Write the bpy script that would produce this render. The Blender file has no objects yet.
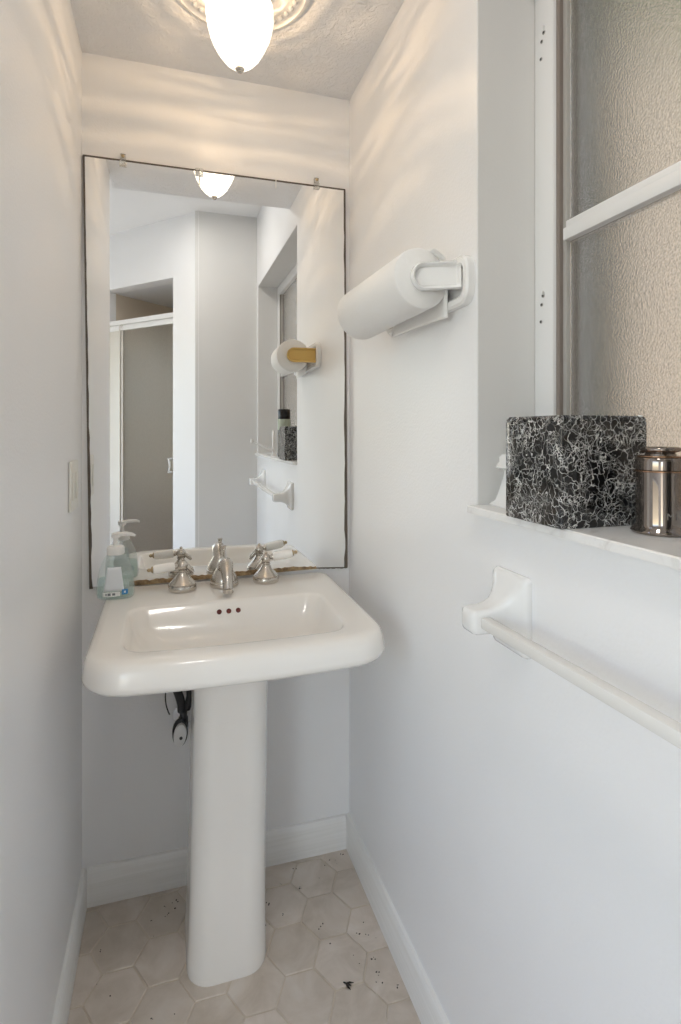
import bpy, bmesh, math, random
from mathutils import Vector, Matrix
random.seed(7)
S = bpy.context.scene
COL = S.collection
PI = math.pi

# ------------------------------------------------------------------ dimensions
W = 0.758          # alcove width (x)
H = 2.30           # alcove ceiling
H2 = 2.62          # ceiling of the room beyond
YE = -0.90         # where the low ceiling ends
YL = -0.772        # where the left wall ends
YF = -1.885        # far wall behind the camera
YN = -0.746        # niche far jamb
YN2 = -1.838       # niche near jamb
ZS = 1.1444        # sill top
ZN = 2.177         # niche head
XF = W + 0.12      # face of the window frame
XO = W + 0.24      # outer wall face
MY = -0.008        # mirror face

# ------------------------------------------------------------------ materials
def newmat(name):
    m = bpy.data.materials.new(name); m.use_nodes = True
    nt = m.node_tree
    b = nt.nodes['Principled BSDF']
    return m, nt, b

def mat(name, col, rough=0.5, metal=0.0, trans=0.0, ior=1.45, coat=0.0, spec=None):
    m, nt, b = newmat(name)
    b.inputs['Base Color'].default_value = (*col, 1)
    b.inputs['Roughness'].default_value = rough
    b.inputs['Metallic'].default_value = metal
    b.inputs['Transmission Weight'].default_value = trans
    b.inputs['IOR'].default_value = ior
    b.inputs['Coat Weight'].default_value = coat
    if spec is not None: b.inputs['Specular IOR Level'].default_value = spec
    return m

def N(nt, t, **kw):
    n = nt.nodes.new(t)
    for k, v in kw.items():
        if k in n.inputs: n.inputs[k].default_value = v
        else: setattr(n, k, v)
    return n

def coords(nt, scale=(1, 1, 1)):
    tc = N(nt, 'ShaderNodeTexCoord')
    mp = N(nt, 'ShaderNodeMapping')
    mp.inputs['Scale'].default_value = scale
    nt.links.new(tc.outputs['Object'], mp.inputs['Vector'])
    return mp.outputs['Vector']

def noise(nt, vec, scale, detail=3, rough=0.5, dist=0.0):
    n = N(nt, 'ShaderNodeTexNoise')
    n.inputs['Scale'].default_value = scale; n.inputs['Detail'].default_value = detail
    n.inputs['Roughness'].default_value = rough; n.inputs['Distortion'].default_value = dist
    nt.links.new(vec, n.inputs['Vector'])
    return n.outputs['Fac']

def ramp(nt, fac, stops):
    r = N(nt, 'ShaderNodeValToRGB')
    e = r.color_ramp.elements
    while len(e) < len(stops): e.new(0.5)
    for el, (p, c) in zip(e, stops):
        el.position = p; el.color = (*c, 1) if len(c) == 3 else c
    nt.links.new(fac, r.inputs['Fac'])
    return r.outputs['Color']

def bump(nt, b, fac, strength, dist):
    n = N(nt, 'ShaderNodeBump')
    n.inputs['Strength'].default_value = strength; n.inputs['Distance'].default_value = dist
    nt.links.new(fac, n.inputs['Height'])
    nt.links.new(n.outputs['Normal'], b.inputs['Normal'])

def paint(name, col, rough=0.36, bs=260, strength=0.25, var=0.03):
    m, nt, b = newmat(name)
    v = coords(nt)
    f = noise(nt, v, 2.2, 3)
    c0 = tuple(max(0, c - var) for c in col); c1 = tuple(min(1, c + var) for c in col)
    nt.links.new(ramp(nt, f, [(0.35, c0), (0.65, c1)]), b.inputs['Base Color'])
    b.inputs['Roughness'].default_value = rough
    bump(nt, b, noise(nt, v, bs, 2), strength, 0.0012)
    return m

M_wall = paint('wall_paint', (0.865, 0.866, 0.87), 0.36, 170, 0.42, 0.010)
M_wall2 = paint('bathroom_wall_paint', (0.89, 0.892, 0.895), 0.5, 200, 0.1, 0.005)
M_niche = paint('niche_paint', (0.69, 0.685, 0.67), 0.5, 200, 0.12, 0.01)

def ceiling_mat():
    m, nt, b = newmat('textured_ceiling_paint')
    v = coords(nt)
    b.inputs['Base Color'].default_value = (0.82, 0.825, 0.84, 1)
    b.inputs['Roughness'].default_value = 0.6
    f = noise(nt, v, 48, 5, 0.6, 1.2)
    bump(nt, b, ramp(nt, f, [(0.40, (0, 0, 0)), (0.64, (1, 1, 1))]), 0.55, 0.0035)
    return m
M_ceil = ceiling_mat()

def trim_mat():
    m, nt, b = newmat('brushed_white_trim_paint')
    v = coords(nt, (3, 3, 130))
    f = noise(nt, v, 1.0, 4)
    nt.links.new(ramp(nt, f, [(0.3, (0.82, 0.815, 0.79)), (0.7, (0.89, 0.885, 0.87))]), b.inputs['Base Color'])
    b.inputs['Roughness'].default_value = 0.4
    bump(nt, b, f, 0.5, 0.002)
    return m
M_trim = trim_mat()

def tile_mat():
    m, nt, b = newmat('beige_hexagon_tile')
    g = N(nt, 'ShaderNodeNewGeometry')
    v = coords(nt)
    f = noise(nt, v, 11, 5, 0.6, 0.6)
    base = ramp(nt, f, [(0.25, (0.53, 0.455, 0.375)), (0.55, (0.665, 0.59, 0.515)), (0.8, (0.74, 0.685, 0.625))])
    mx = N(nt, 'ShaderNodeMix'); mx.data_type = 'RGBA'; mx.blend_type = 'MULTIPLY'
    mx.inputs['Factor'].default_value = 1.0
    rr = ramp(nt, g.outputs['Random Per Island'], [(0, (0.90, 0.89, 0.87)), (1, (1.06, 1.06, 1.07))])
    nt.links.new(base, mx.inputs['A']); nt.links.new(rr, mx.inputs['B'])
    nt.links.new(mx.outputs['Result'], b.inputs['Base Color'])
    b.inputs['Roughness'].default_value = 0.28
    bump(nt, b, noise(nt, v, 26, 3), 0.15, 0.004)
    return m
M_tile = tile_mat()
M_grout = mat('tan_grout', (0.66, 0.58, 0.48), 0.85)

def porcelain(name, col, rough=0.09):
    return mat(name, col, rough, coat=0.4)
M_porc = porcelain('biscuit_vitreous_china', (0.87, 0.845, 0.805), 0.22)
M_cer = porcelain('white_glazed_ceramic', (0.83, 0.83, 0.82), 0.12)
M_bar = mat('ivory_plastic_bar', (0.79, 0.775, 0.745), 0.25)
M_mirror = mat('silvered_mirror', (0.955, 0.96, 0.955), 0.0, 1.0)

def corroded():
    m, nt, b = newmat('corroded_brown_mirror_edge')
    v = coords(nt)
    f = noise(nt, v, 60, 4, 0.6)
    nt.links.new(ramp(nt, f, [(0.3, (0.10, 0.06, 0.03)), (0.5, (0.26, 0.17, 0.08)), (0.75, (0.48, 0.36, 0.2))]), b.inputs['Base Color'])
    b.inputs['Roughness'].default_value = 0.5
    return m
M_corr = corroded()
M_edge = mat('dark_mirror_edge', (0.11, 0.09, 0.075), 0.45)
M_clear = mat('clear_plastic', (0.95, 0.95, 0.93), 0.1, trans=0.85)
M_nickel = mat('brushed_nickel', (0.60, 0.565, 0.52), 0.27, 1.0)
M_lever = porcelain('white_porcelain_lever', (0.93, 0.915, 0.88), 0.15)
M_brass = mat('dull_brass', (0.40, 0.32, 0.20), 0.35, 1.0)
M_rust = mat('rust_red_overflow', (0.13, 0.02, 0.015), 0.5)
M_chrome = mat('chrome', (0.75, 0.75, 0.76), 0.12, 1.0)
M_black = mat('black_rubber_hose', (0.028, 0.028, 0.03), 0.4)
M_grey = mat('grey_oval_valve_plastic', (0.78, 0.78, 0.77), 0.4)
M_switch = mat('almond_switch_plastic', (0.80, 0.785, 0.73), 0.35)
M_hold = mat('white_enamel_holder', (0.84, 0.84, 0.83), 0.22)
M_yellow = mat('yellowed_enamel', (0.70, 0.47, 0.15), 0.3)
M_core = mat('brown_cardboard', (0.50, 0.38, 0.25), 0.9)
M_alu = mat('white_window_aluminium', (0.80, 0.80, 0.795), 0.35)
M_track = mat('grey_window_track', (0.24, 0.205, 0.18), 0.5)
M_hole = mat('dark_screw_hole', (0.05, 0.05, 0.05), 0.6)
M_jamb = mat('cream_painted_jamb', (0.66, 0.63, 0.57), 0.4)
M_stile = mat('grey_beige_sash', (0.40, 0.385, 0.36), 0.4)
M_screw = mat('grey_screw_metal', (0.45, 0.44, 0.42), 0.35, 1.0)

def towel_mat():
    m, nt, b = newmat('white_quilted_paper')
    v = coords(nt)
    b.inputs['Base Color'].default_value = (0.86, 0.855, 0.84, 1)
    b.inputs['Roughness'].default_value = 0.9
    vo = N(nt, 'ShaderNodeTexVoronoi'); vo.inputs['Scale'].default_value = 75
    nt.links.new(v, vo.inputs['Vector'])
    bump(nt, b, vo.outputs['Distance'], 0.25, 0.002)
    return m
M_paper = towel_mat()

def marble_sill():
    m, nt, b = newmat('white_marble')
    v = coords(nt)
    f = noise(nt, v, 9, 6, 0.65, 1.5)
    nt.links.new(ramp(nt, f, [(0.3, (0.66, 0.64, 0.62)), (0.48, (0.82, 0.815, 0.80)), (0.8, (0.86, 0.855, 0.845))]), b.inputs['Base Color'])
    b.inputs['Roughness'].default_value = 0.25
    return m
M_sill = marble_sill()

def veined():
    m, nt, b = newmat('black_marble_white_veins')
    v = coords(nt)
    n = N(nt, 'ShaderNodeTexNoise'); n.inputs['Scale'].default_value = 40; n.inputs['Detail'].default_value = 3
    nt.links.new(v, n.inputs['Vector'])
    ms = N(nt, 'ShaderNodeVectorMath', operation='SCALE'); ms.inputs['Scale'].default_value = 0.042
    nt.links.new(n.outputs['Color'], ms.inputs[0])
    ad = N(nt, 'ShaderNodeVectorMath', operation='ADD')
    nt.links.new(v, ad.inputs[0]); nt.links.new(ms.outputs[0], ad.inputs[1])
    def vor(scale, w):
        vo = N(nt, 'ShaderNodeTexVoronoi', feature='DISTANCE_TO_EDGE')
        vo.inputs['Scale'].default_value = scale
        nt.links.new(ad.outputs[0], vo.inputs['Vector'])
        return ramp(nt, vo.outputs['Distance'], [(0.0, (1, 1, 1)), (w, (0, 0, 0))])
    a = vor(70, 0.050); c = vor(150, 0.060)
    fade = ramp(nt, noise(nt, v, 34, 3), [(0.42, (0.05,) * 3), (0.62, (1, 1, 1))])
    m1 = N(nt, 'ShaderNodeMix'); m1.data_type = 'RGBA'; m1.blend_type = 'MULTIPLY'; m1.inputs['Factor'].default_value = 1
    nt.links.new(c, m1.inputs['A']); nt.links.new(fade, m1.inputs['B'])
    fade2 = ramp(nt, noise(nt, v, 47, 2), [(0.33, (0.25,) * 3), (0.6, (1, 1, 1))])
    m2 = N(nt, 'ShaderNodeMix'); m2.data_type = 'RGBA'; m2.blend_type = 'MULTIPLY'; m2.inputs['Factor'].default_value = 1
    nt.links.new(a, m2.inputs['A']); nt.links.new(fade2, m2.inputs['B'])
    m3 = N(nt, 'ShaderNodeMix'); m3.data_type = 'RGBA'; m3.blend_type = 'LIGHTEN'; m3.inputs['Factor'].default_value = 1
    nt.links.new(m1.outputs['Result'], m3.inputs['A']); nt.links.new(m2.outputs['Result'], m3.inputs['B'])
    nt.links.new(ramp(nt, m3.outputs['Result'], [(0.05, (0.006, 0.006, 0.007)), (1, (0.86, 0.86, 0.83))]), b.inputs['Base Color'])
    b.inputs['Roughness'].default_value = 0.10; b.inputs['IOR'].default_value = 1.58
    return m
M_vein = veined()
M_smoke = mat('smoked_mirrored_glass', (0.27, 0.235, 0.21), 0.035, 0.92)
M_copper = mat('copper_brown_rim', (0.42, 0.25, 0.15), 0.2, 0.9)
M_letter = mat('faint_jar_lettering', (0.20, 0.185, 0.165), 0.5)
M_dark = mat('black_plastic_bottle', (0.012, 0.012, 0.013), 0.2)
M_lab = mat('pale_green_label', (0.42, 0.47, 0.38), 0.5)
def thin_clear(name, col, gloss, haze, milk):
    m = bpy.data.materials.new(name); m.use_nodes = True
    nt = m.node_tree; nt.nodes.clear()
    out = N(nt, 'ShaderNodeOutputMaterial')
    tr = N(nt, 'ShaderNodeBsdfTransparent'); tr.inputs['Color'].default_value = (*col, 1)
    gl = N(nt, 'ShaderNodeBsdfGlossy'); gl.inputs['Roughness'].default_value = 0.06
    lw = N(nt, 'ShaderNodeLayerWeight'); lw.inputs['Blend'].default_value = 0.5
    mx = N(nt, 'ShaderNodeMixShader')
    pw = N(nt, 'ShaderNodeMath', operation='POWER'); pw.inputs[1].default_value = 3.0
    ml_ = N(nt, 'ShaderNodeMath', operation='MULTIPLY_ADD'); ml_.inputs[1].default_value = gloss; ml_.inputs[2].default_value = 0.035
    nt.links.new(lw.outputs['Facing'], pw.inputs[0]); nt.links.new(pw.outputs[0], ml_.inputs[0]); nt.links.new(ml_.outputs[0], mx.inputs['Fac']); nt.links.new(tr.outputs[0], mx.inputs[1]); nt.links.new(gl.outputs[0], mx.inputs[2])
    df = N(nt, 'ShaderNodeBsdfDiffuse'); df.inputs['Color'].default_value = (*milk, 1)
    m2 = N(nt, 'ShaderNodeMixShader'); m2.inputs['Fac'].default_value = haze
    nt.links.new(mx.outputs[0], m2.inputs[1]); nt.links.new(df.outputs[0], m2.inputs[2])
    nt.links.new(m2.outputs[0], out.inputs['Surface'])
    return m
M_soapb = thin_clear('clear_bottle_plastic', (0.97, 0.985, 0.98), 0.35, 0.20, (0.84, 0.90, 0.90))
M_liquid = thin_clear('pale_teal_soap', (0.87, 0.945, 0.93), 0.10, 0.16, (0.60, 0.80, 0.77))
M_pump = mat('white_pump_plastic', (0.84, 0.84, 0.825), 0.3)
M_label = mat('frosted_white_label', (0.76, 0.80, 0.84), 0.45)
M_blue = mat('blue_label_square', (0.05, 0.25, 0.55), 0.4)
M_white = mat('label_white', (0.85, 0.86, 0.86), 0.5)
M_ink = mat('grey_label_print', (0.16, 0.18, 0.20), 0.5)
M_frost = None
def frosted(name, col, rough, bs, strength, speck):
    m, nt, b = newmat(name)
    v = coords(nt)
    c0 = tuple(c * speck for c in col)
    nt.links.new(ramp(nt, noise(nt, v, bs * .8, 3, 0.65), [(0.40, c0), (0.60, col)]), b.inputs['Base Color'])
    b.inputs['Transmission Weight'].default_value = 1.0
    b.inputs['Roughness'].default_value = rough
    b.inputs['IOR'].default_value = 1.35
    bump(nt, b, noise(nt, v, bs, 3, 0.6), strength, 0.003)
    return m
M_frost = frosted('obscure_pebbled_glass', (0.97, 0.96, 0.93), 0.24, 330, 0.42, 0.78)
M_shower = frosted('frosted_shower_glass', (0.97, 0.955, 0.92), 0.30, 120, 0.3, 0.93)
M_showerwall = mat('taupe_shower_tile', (0.70, 0.615, 0.51), 0.4)
M_out = mat('tan_stucco_outside', (0.70, 0.535, 0.385), 0.9)
M_leaf = mat('green_hedge', (0.16, 0.22, 0.06), 0.8)
M_post = mat('dim_band_grey_green', (0.11, 0.12, 0.095), 0.6)
M_ground = mat('outside_ground', (0.30, 0.28, 0.24), 0.9)
M_med = mat('white_plaster_medallion', (0.80, 0.785, 0.76), 0.5)
M_bug = mat('dead_insect_brown', (0.022, 0.017, 0.012), 0.5)
M_speck = mat('dark_floor_debris', (0.05, 0.04, 0.032), 0.9)

def shade_mat():
    # ribbed pressed glass: the ribs let more or less of the bulb's light through
    m = bpy.data.materials.new('ribbed_glass_shade'); m.use_nodes = True
    nt = m.node_tree; nt.nodes.clear()
    out = N(nt, 'ShaderNodeOutputMaterial')
    v = coords(nt, (16, 16, 215))
    f = noise(nt, v, 1.0, 2.0, 0.5, 0.5)
    colr = ramp(nt, f, [(0.40, (0.13, 0.115, 0.09)), (0.49, (0.30, 0.275, 0.24)), (0.58, (1.0, 0.97, 0.91))])
    tr = N(nt, 'ShaderNodeBsdfTransparent'); nt.links.new(colr, tr.inputs['Color'])
    em = N(nt, 'ShaderNodeEmission'); em.inputs['Color'].default_value = (1.0, 0.93, 0.80, 1); em.inputs['Strength'].default_value = 1.5
    gl = N(nt, 'ShaderNodeBsdfGlossy'); gl.inputs['Roughness'].default_value = 0.08
    mx = N(nt, 'ShaderNodeMixShader'); mx.inputs['Fac'].default_value = 0.05
    nt.links.new(tr.outputs[0], mx.inputs[1]); nt.links.new(gl.outputs[0], mx.inputs[2])
    ad = N(nt, 'ShaderNodeAddShader')
    nt.links.new(mx.outputs[0], ad.inputs[0]); nt.links.new(em.outputs[0], ad.inputs[1])
    nt.links.new(ad.outputs[0], out.inputs['Surface'])
    return m
M_shade = shade_mat()

# ------------------------------------------------------------------ mesh helpers
def wloc(o):
    l = Vector((0, 0, 0))
    while o is not None:
        l = l + o.location; o = o.parent
    return l

def obj(name, bm, m, parent=None, smooth=True, angle=40):
    """link a bmesh (world coordinates) as one object"""
    bmesh.ops.recalc_face_normals(bm, faces=bm.faces)
    me = bpy.data.meshes.new(name)
    if parent is not None:
        o_ = wloc(parent)
        bmesh.ops.translate(bm, verts=bm.verts, vec=-o_)
    bm.to_mesh(me); bm.free()
    for mm in (m if isinstance(m, (list, tuple)) else [m]): me.materials.append(mm)
    if smooth:
        me.polygons.foreach_set('use_smooth', [True] * len(me.polygons))
        me.set_sharp_from_angle(angle=math.radians(angle))
    o = bpy.data.objects.new(name, me); COL.objects.link(o)
    if parent is not None: o.parent = parent
    return o

def empty(name, loc, label, cat, group=None):
    o = bpy.data.objects.new(name, None); COL.objects.link(o)
    o.location = loc; o.empty_display_size = 0.05
    o['label'] = label; o['category'] = cat
    if group: o['group'] = group
    return o

def tag(o, label, cat, group=None):
    o['label'] = label; o['category'] = cat
    if group: o['group'] = group
    return o

def struct(o, label=None, cat=None):
    o['kind'] = 'structure'
    if label: o['label'] = label; o['category'] = cat
    return o

def box(bm, x0, x1, y0, y1, z0, z1, bev=0.0, seg=2):
    r = bmesh.ops.create_cube(bm, size=1.0)
    vs = r['verts']
    for v in vs:
        v.co = Vector((x0 + (v.co.x + .5) * (x1 - x0), y0 + (v.co.y + .5) * (y1 - y0), z0 + (v.co.z + .5) * (z1 - z0)))
    if bev > 0:
        es = list({e for v in vs for e in v.link_edges})
        bmesh.ops.bevel(bm, geom=es, offset=bev, segments=seg, profile=0.5, affect='EDGES')

def B(*a, **k):
    bm = bmesh.new(); box(bm, *a, **k); return bm

def loft(bm, rings, cap0=True, cap1=True, closed=True):
    vr = [[bm.verts.new(p) for p in r] for r in rings]
    n = len(vr[0])
    for a, b in zip(vr, vr[1:]):
        for i in range(n if closed else n - 1):
            j = (i + 1) % n
            bm.faces.new((a[i], a[j], b[j], b[i]))
    if cap0: bm.faces.new(vr[0][::-1])
    if cap1: bm.faces.new(vr[-1])
    return vr

def lathe(bm, prof, center, axis='Z', n=40, cap0=True, cap1=True, ribs=0, ribamp=0):
    cx, cy, cz = center
    rings = []
    for r, h in prof:
        ring = []
        for i in range(n):
            a = 2 * PI * i / n
            rr = max(r, 1e-5) * (1 + (ribamp * math.cos(ribs * a) if ribs else 0))
            p, q = rr * math.cos(a), rr * math.sin(a)
            if axis == 'Z': ring.append((cx + p, cy + q, cz + h))
            elif axis == 'X': ring.append((cx + h, cy + p, cz + q))
            else: ring.append((cx + p, cy + h, cz + q))
        rings.append(ring)
    loft(bm, rings, cap0, cap1)

def tube(bm, pts, radii, n=14, flat=1.0):
    pts = [Vector(p) for p in pts]
    if not isinstance(radii, (list, tuple)): radii = [radii] * len(pts)
    rings = []
    t0 = (pts[1] - pts[0]).normalized()
    up = Vector((0, 0, 1)) if abs(t0.z) < 0.9 else Vector((0, 1, 0))
    u = t0.cross(up).normalized()
    for i, p in enumerate(pts):
        if i == 0: t = pts[1] - pts[0]
        elif i == len(pts) - 1: t = pts[-1] - pts[-2]
        else: t = (pts[i + 1] - pts[i]).normalized() + (pts[i] - pts[i - 1]).normalized()
        t.normalize()
        u = (u - t * u.dot(t)).normalized(); w = t.cross(u)
        rings.append([tuple(p + radii[i] * (math.cos(2 * PI * k / n) * u + flat * math.sin(2 * PI * k / n) * w)) for k in range(n)])
    loft(bm, rings)

def bez(p0, p1, p2, p3, n=14):
    p0, p1, p2, p3 = map(Vector, (p0, p1, p2, p3)); r = []
    for i in range(n + 1):
        t = i / n
        r.append((1 - t) ** 3 * p0 + 3 * t * (1 - t) ** 2 * p1 + 3 * t * t * (1 - t) * p2 + t ** 3 * p3)
    return r

def rrect(x0, x1, y0, y1, rf, rb, bow=0.0, m=8, k=8):
    """rounded rectangle, front = y0 (towards camera) radius rf, back = y1 radius rb; bow pushes the front out"""
    pts = []
    def corner(cx, cy, r, a0):
        for i in range(m + 1):
            a = a0 + (PI / 2) * i / m
            pts.append([cx + r * math.cos(a), cy + r * math.sin(a)])
    def side(p, q):
        for i in range(1, k):
            t = i / k; pts.append([p[0] + (q[0] - p[0]) * t, p[1] + (q[1] - p[1]) * t])
    corner(x1 - rb, y1 - rb, rb, 0); side((x1 - rb, y1), (x0 + rb, y1))
    corner(x0 + rb, y1 - rb, rb, PI / 2); side((x0, y1 - rb), (x0, y0 + rf))
    corner(x0 + rf, y0 + rf, rf, PI); side((x0 + rf, y0), (x1 - rf, y0))
    corner(x1 - rf, y0 + rf, rf, 3 * PI / 2); side((x1, y0 + rf), (x1, y1 - rb))
    if bow:
        cx = (x0 + x1) / 2; hw = (x1 - x0) / 2
        for p in pts:
            wgt = max(0.0, min(1.0, (y1 - p[1]) / (y1 - y0)))
            p[1] -= bow * (1 - ((p[0] - cx) / hw) ** 2) * wgt ** 3
    return pts

# ------------------------------------------------------------------ the room
TH = 0.12
# floor: hexagon tiles on grout, one mesh
PXH, PYH = 0.1027, 0.131
def hex_floor():
    bm = bmesh.new()
    poly_x0, poly_x1, y_lo, y_hi = -1.5, W, -3.2, 0.0
    box(bm, poly_x0, poly_x1, y_lo, y_hi, -0.05, -0.0022)
    for f in bm.faces: f.material_index = 1
    i0 = int((poly_x0 - 0.622) / PXH) - 1; i1 = int((poly_x1 - 0.622) / PXH) + 2
    hw, hs, hh = 0.0685 - 0.0017, 0.0343 - 0.001, PYH / 2 - 0.0019
    for i in range(i0, i1):
        cx = 0.622 + i * PXH
        for j in range(-26, 4):
            cy = -0.222 + j * PYH + (PYH / 2 if i % 2 else 0)
            if cx < -0.12 and cy > -0.75: continue
            if cx < poly_x0 + .03 or cy < y_lo + .05: continue
            if cy > 0.055 or cx > W + 0.06: continue
            P = [(hw, 0), (hs, hh), (-hs, hh), (-hw, 0), (-hs, -hh), (hs, -hh)]
            jx, jy = random.uniform(-.0008, .0008), random.uniform(-.0008, .0008)
            cl = lambda x, y: (min(max(x, poly_x0), W - .002), min(max(y, y_lo), -.002))
            def R(s, z): return [(*cl(cx + jx + p * s, cy + jy + q * s), z) for p, q in P]
            loft(bm, [R(1.0, -0.003), R(1.0, -0.0012), R(0.972, 0.0)], cap0=False)
    bmesh.ops.dissolve_degenerate(bm, dist=1e-5, edges=bm.edges)
    return bm
struct(obj('floor', hex_floor(), [M_tile, M_grout], angle=25), 'beige hexagon tile floor with tan grout', 'floor')

struct(obj('wall_back', B(-TH, W + TH, 0, TH, 0, H2 + .1), M_wall, smooth=False), 'pale painted wall behind the mirror and sink', 'wall')
struct(obj('wall_left', B(-TH, 0, YL, 0, 0, H2 + .1), M_wall, smooth=False), 'pale painted wall left of the sink', 'wall')
bm = bmesh.new()
box(bm, W, XO, YN, 0, 0, H2 + .1)
box(bm, W, XO, YF, YN, 0, ZS - .013)
box(bm, W, XO, YF, YN, ZN, H2 + .1)
box(bm, W, XO, YF, YN2, ZS - .013, ZN)
struct(obj('wall_right', bm, M_wall, smooth=False), 'pale painted wall right of the sink with a window recess', 'wall')
# recess lining (thin plaster skin, slightly greyer)
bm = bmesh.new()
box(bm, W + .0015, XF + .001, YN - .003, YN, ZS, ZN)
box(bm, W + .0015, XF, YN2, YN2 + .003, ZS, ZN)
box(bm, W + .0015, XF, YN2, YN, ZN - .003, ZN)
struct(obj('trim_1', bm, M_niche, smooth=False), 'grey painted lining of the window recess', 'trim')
# ceilings
struct(obj('ceiling', B(0, W, YE, 0, H, H + .32), M_ceil, smooth=False), 'low textured ceiling over the sink alcove', 'ceiling')
struct(obj('ceiling_bathroom', B(-1.5 - TH, W + TH, -3.2 - TH, YE + .05, H2, H2 + .1), M_wall2, smooth=False), 'smooth white higher ceiling reflected in mirror', 'ceiling')
struct(obj('wall_front', B(0.382, W + TH, YF - TH, YF, 0, H2), M_niche, smooth=False), 'plain wall greyed to hold its shade, reflected in the middle of mirror', 'wall')  # the shade on this wall is put into its grey colour

# angled wall with the shower opening
PB = Vector((0.382, -1.906, 0)); PA = Vector((-0.156, -2.49, 0))
du = (PA - PB).normalized(); nu = Vector((du.y, -du.x, 0))   # nu points away from the room
if nu.y > 0: nu = -nu
def angled(s0, s1, d0, d1, z0, z1):
    bm = bmesh.new()
    ps = [PB + du * s + nu * d for s, d in ((s0, d0), (s1, d0), (s1, d1), (s0, d1))]
    loft(bm, [[(p.x, p.y, z0) for p in ps], [(p.x, p.y, z1) for p in ps]])
    return bm
def join(*bms):
    out = bmesh.new()
    for b in bms:
        me = bpy.data.meshes.new('tmp'); b.to_mesh(me); b.free(); out.from_mesh(me); bpy.data.meshes.remove(me)
    return out
S0, S1 = 0.189, 0.86   # opening along the wall
struct(obj('wall_angled', join(angled(-.03, S0, 0, .1, 0, H2), angled(S1, 1.76, 0, .1, 0, H2), angled(S0, S1, 0, .1, 2.245, H2)), M_wall2, smooth=False),
       'bright white angled wall around the shower, seen in mirror', 'wall')
struct(obj('wall_shower', join(angled(S0 - .03, S0, .1, .95, 0, 2.4), angled(S1, S1 + .03, .1, .95, 0, 2.4), angled(S0 - .03, S1 + .03, .95, 1.0, 0, 2.4)), M_showerwall, smooth=False),
       'taupe shower stall walls behind frosted door', 'wall')
struct(obj('ceiling_shower', angled(S0, S1, .1, .95, 2.245, 2.4), M_ceil, smooth=False), 'grey ceiling inside the shower stall', 'ceiling')
struct(obj('floor_shower', angled(S0 - .03, S1 + .03, .1, 1.0, -.05, .02), M_showerwall, smooth=False), 'shower stall floor', 'floor')
# bathroom side walls, with an added window for fill light in the side one
struct(obj('wall_divider', B(-1.5 - TH, -TH, YL, YL + .12, 0, H2), M_wall2, smooth=False), 'bathroom wall turning left at the end of the sink alcove', 'wall')
bm = bmesh.new()
WY0, WY1, WZ0, WZ1 = -2.75, -1.35, 0.75, 2.15
box(bm, -1.5 - TH, -1.5, -3.2, WY0, 0, H2); box(bm, -1.5 - TH, -1.5, WY1, YL, 0, H2)
box(bm, -1.5 - TH, -1.5, WY0, WY1, 0, WZ0); box(bm, -1.5 - TH, -1.5, WY0, WY1, WZ1, H2)
struct(obj('wall_side', bm, M_wall2, smooth=False), 'bathroom wall with an added window for fill light', 'wall')
DX0, DX1 = -1.44, -.78    # unseen doorway, added to let in fill light from behind
struct(obj('wall_rear', join(B(-1.5 - TH, DX0, -3.2 - TH, -3.2, 0, H2), B(DX1, -.70, -3.2 - TH, -3.2, 0, H2), B(DX0, DX1, -3.2 - TH, -3.2, 2.04, H2)), M_wall2, smooth=False), 'rear bathroom wall with an added doorway for fill light', 'wall')

# baseboards
def baseboard(name, fn, label):
    struct(obj(name, fn, M_trim, angle=30), label, 'baseboard')
BT, BH = .014, .1
def bb_prof():
    return [(0.0, 0.0), (BT, 0.0), (BT, BH - .016), (BT - .003, BH - .008), (BT - .007, BH - .002), (0, BH)]
bm = bmesh.new(); loft(bm, [[(BT, -d, z) for d, z in bb_prof()], [(W - BT, -d, z) for d, z in bb_prof()]])
baseboard('baseboard_back', bm, 'white baseboard under the sink along back wall')
bm = bmesh.new(); loft(bm, [[(d, YL, z) for d, z in bb_prof()], [(d, 0, z) for d, z in bb_prof()]])
baseboard('baseboard_left', bm, 'white baseboard along the left wall')
bm = bmesh.new(); loft(bm, [[(W - d, YF, z) for d, z in bb_prof()], [(W - d, 0, z) for d, z in bb_prof()]])
baseboard('baseboard_right', bm, 'white baseboard along the right wall')

# ------------------------------------------------------------------ window_1 (obscure glass, right)
win = obj('window_1', join(B(XF, XF + .05, YN - .056, YN - .003, ZS, ZN - .003, bev=.003), B(XF, XF + .05, YN2 + .003, YN2 + .056, ZS, ZN - .003, bev=.003),
                            B(XF, XF + .05, YN2 + .056, YN - .056, ZN - .058, ZN - .003, bev=.003), B(XF, XF + .05, YN2 + .056, YN - .056, ZS, ZS + .03, bev=.003)), M_alu)
struct(win, 'white aluminium window with obscure glass in the right wall recess', 'window')
def wpart(n, bm, m): return obj(n, bm, m, win)
GY0, GY1 = YN2 + .056, YN - .056
wpart('track', join(B(XF + .006, XF + .05, GY1 - .010, GY1 - .001, ZS + .03, ZN - .058), B(XF + .006, XF + .05, GY0 + .001, GY0 + .010, ZS + .03, ZN - .058)), M_track)
wpart('sash_stile', join(B(XF + .012, XF + .030, GY1 - .020, GY1 - .0102, ZS + .03, ZN - .058, bev=.002), B(XF + .012, XF + .030, GY0 + .0102, GY0 + .022, ZS + .03, ZN - .058, bev=.002)), M_stile)
mr = wpart('meeting_rail', join(B(XF + .006, XF + .034, GY0 + .018, GY1 - .018, 1.612, 1.634, bev=.002), B(XF + .012, XF + .034, GY0 + .018, GY1 - .018, 1.6342, 1.648, bev=.002)), M_alu)
wpart('glass_pane', B(XF + .020, XF + .024, GY0 + .0202, GY1 - .0202, 1.6482, ZN - .0582), M_frost)
wpart('glass_pane', B(XF + .020, XF + .024, GY0 + .0202, GY1 - .0202, ZS + .0302, 1.6118), M_frost)
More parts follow.
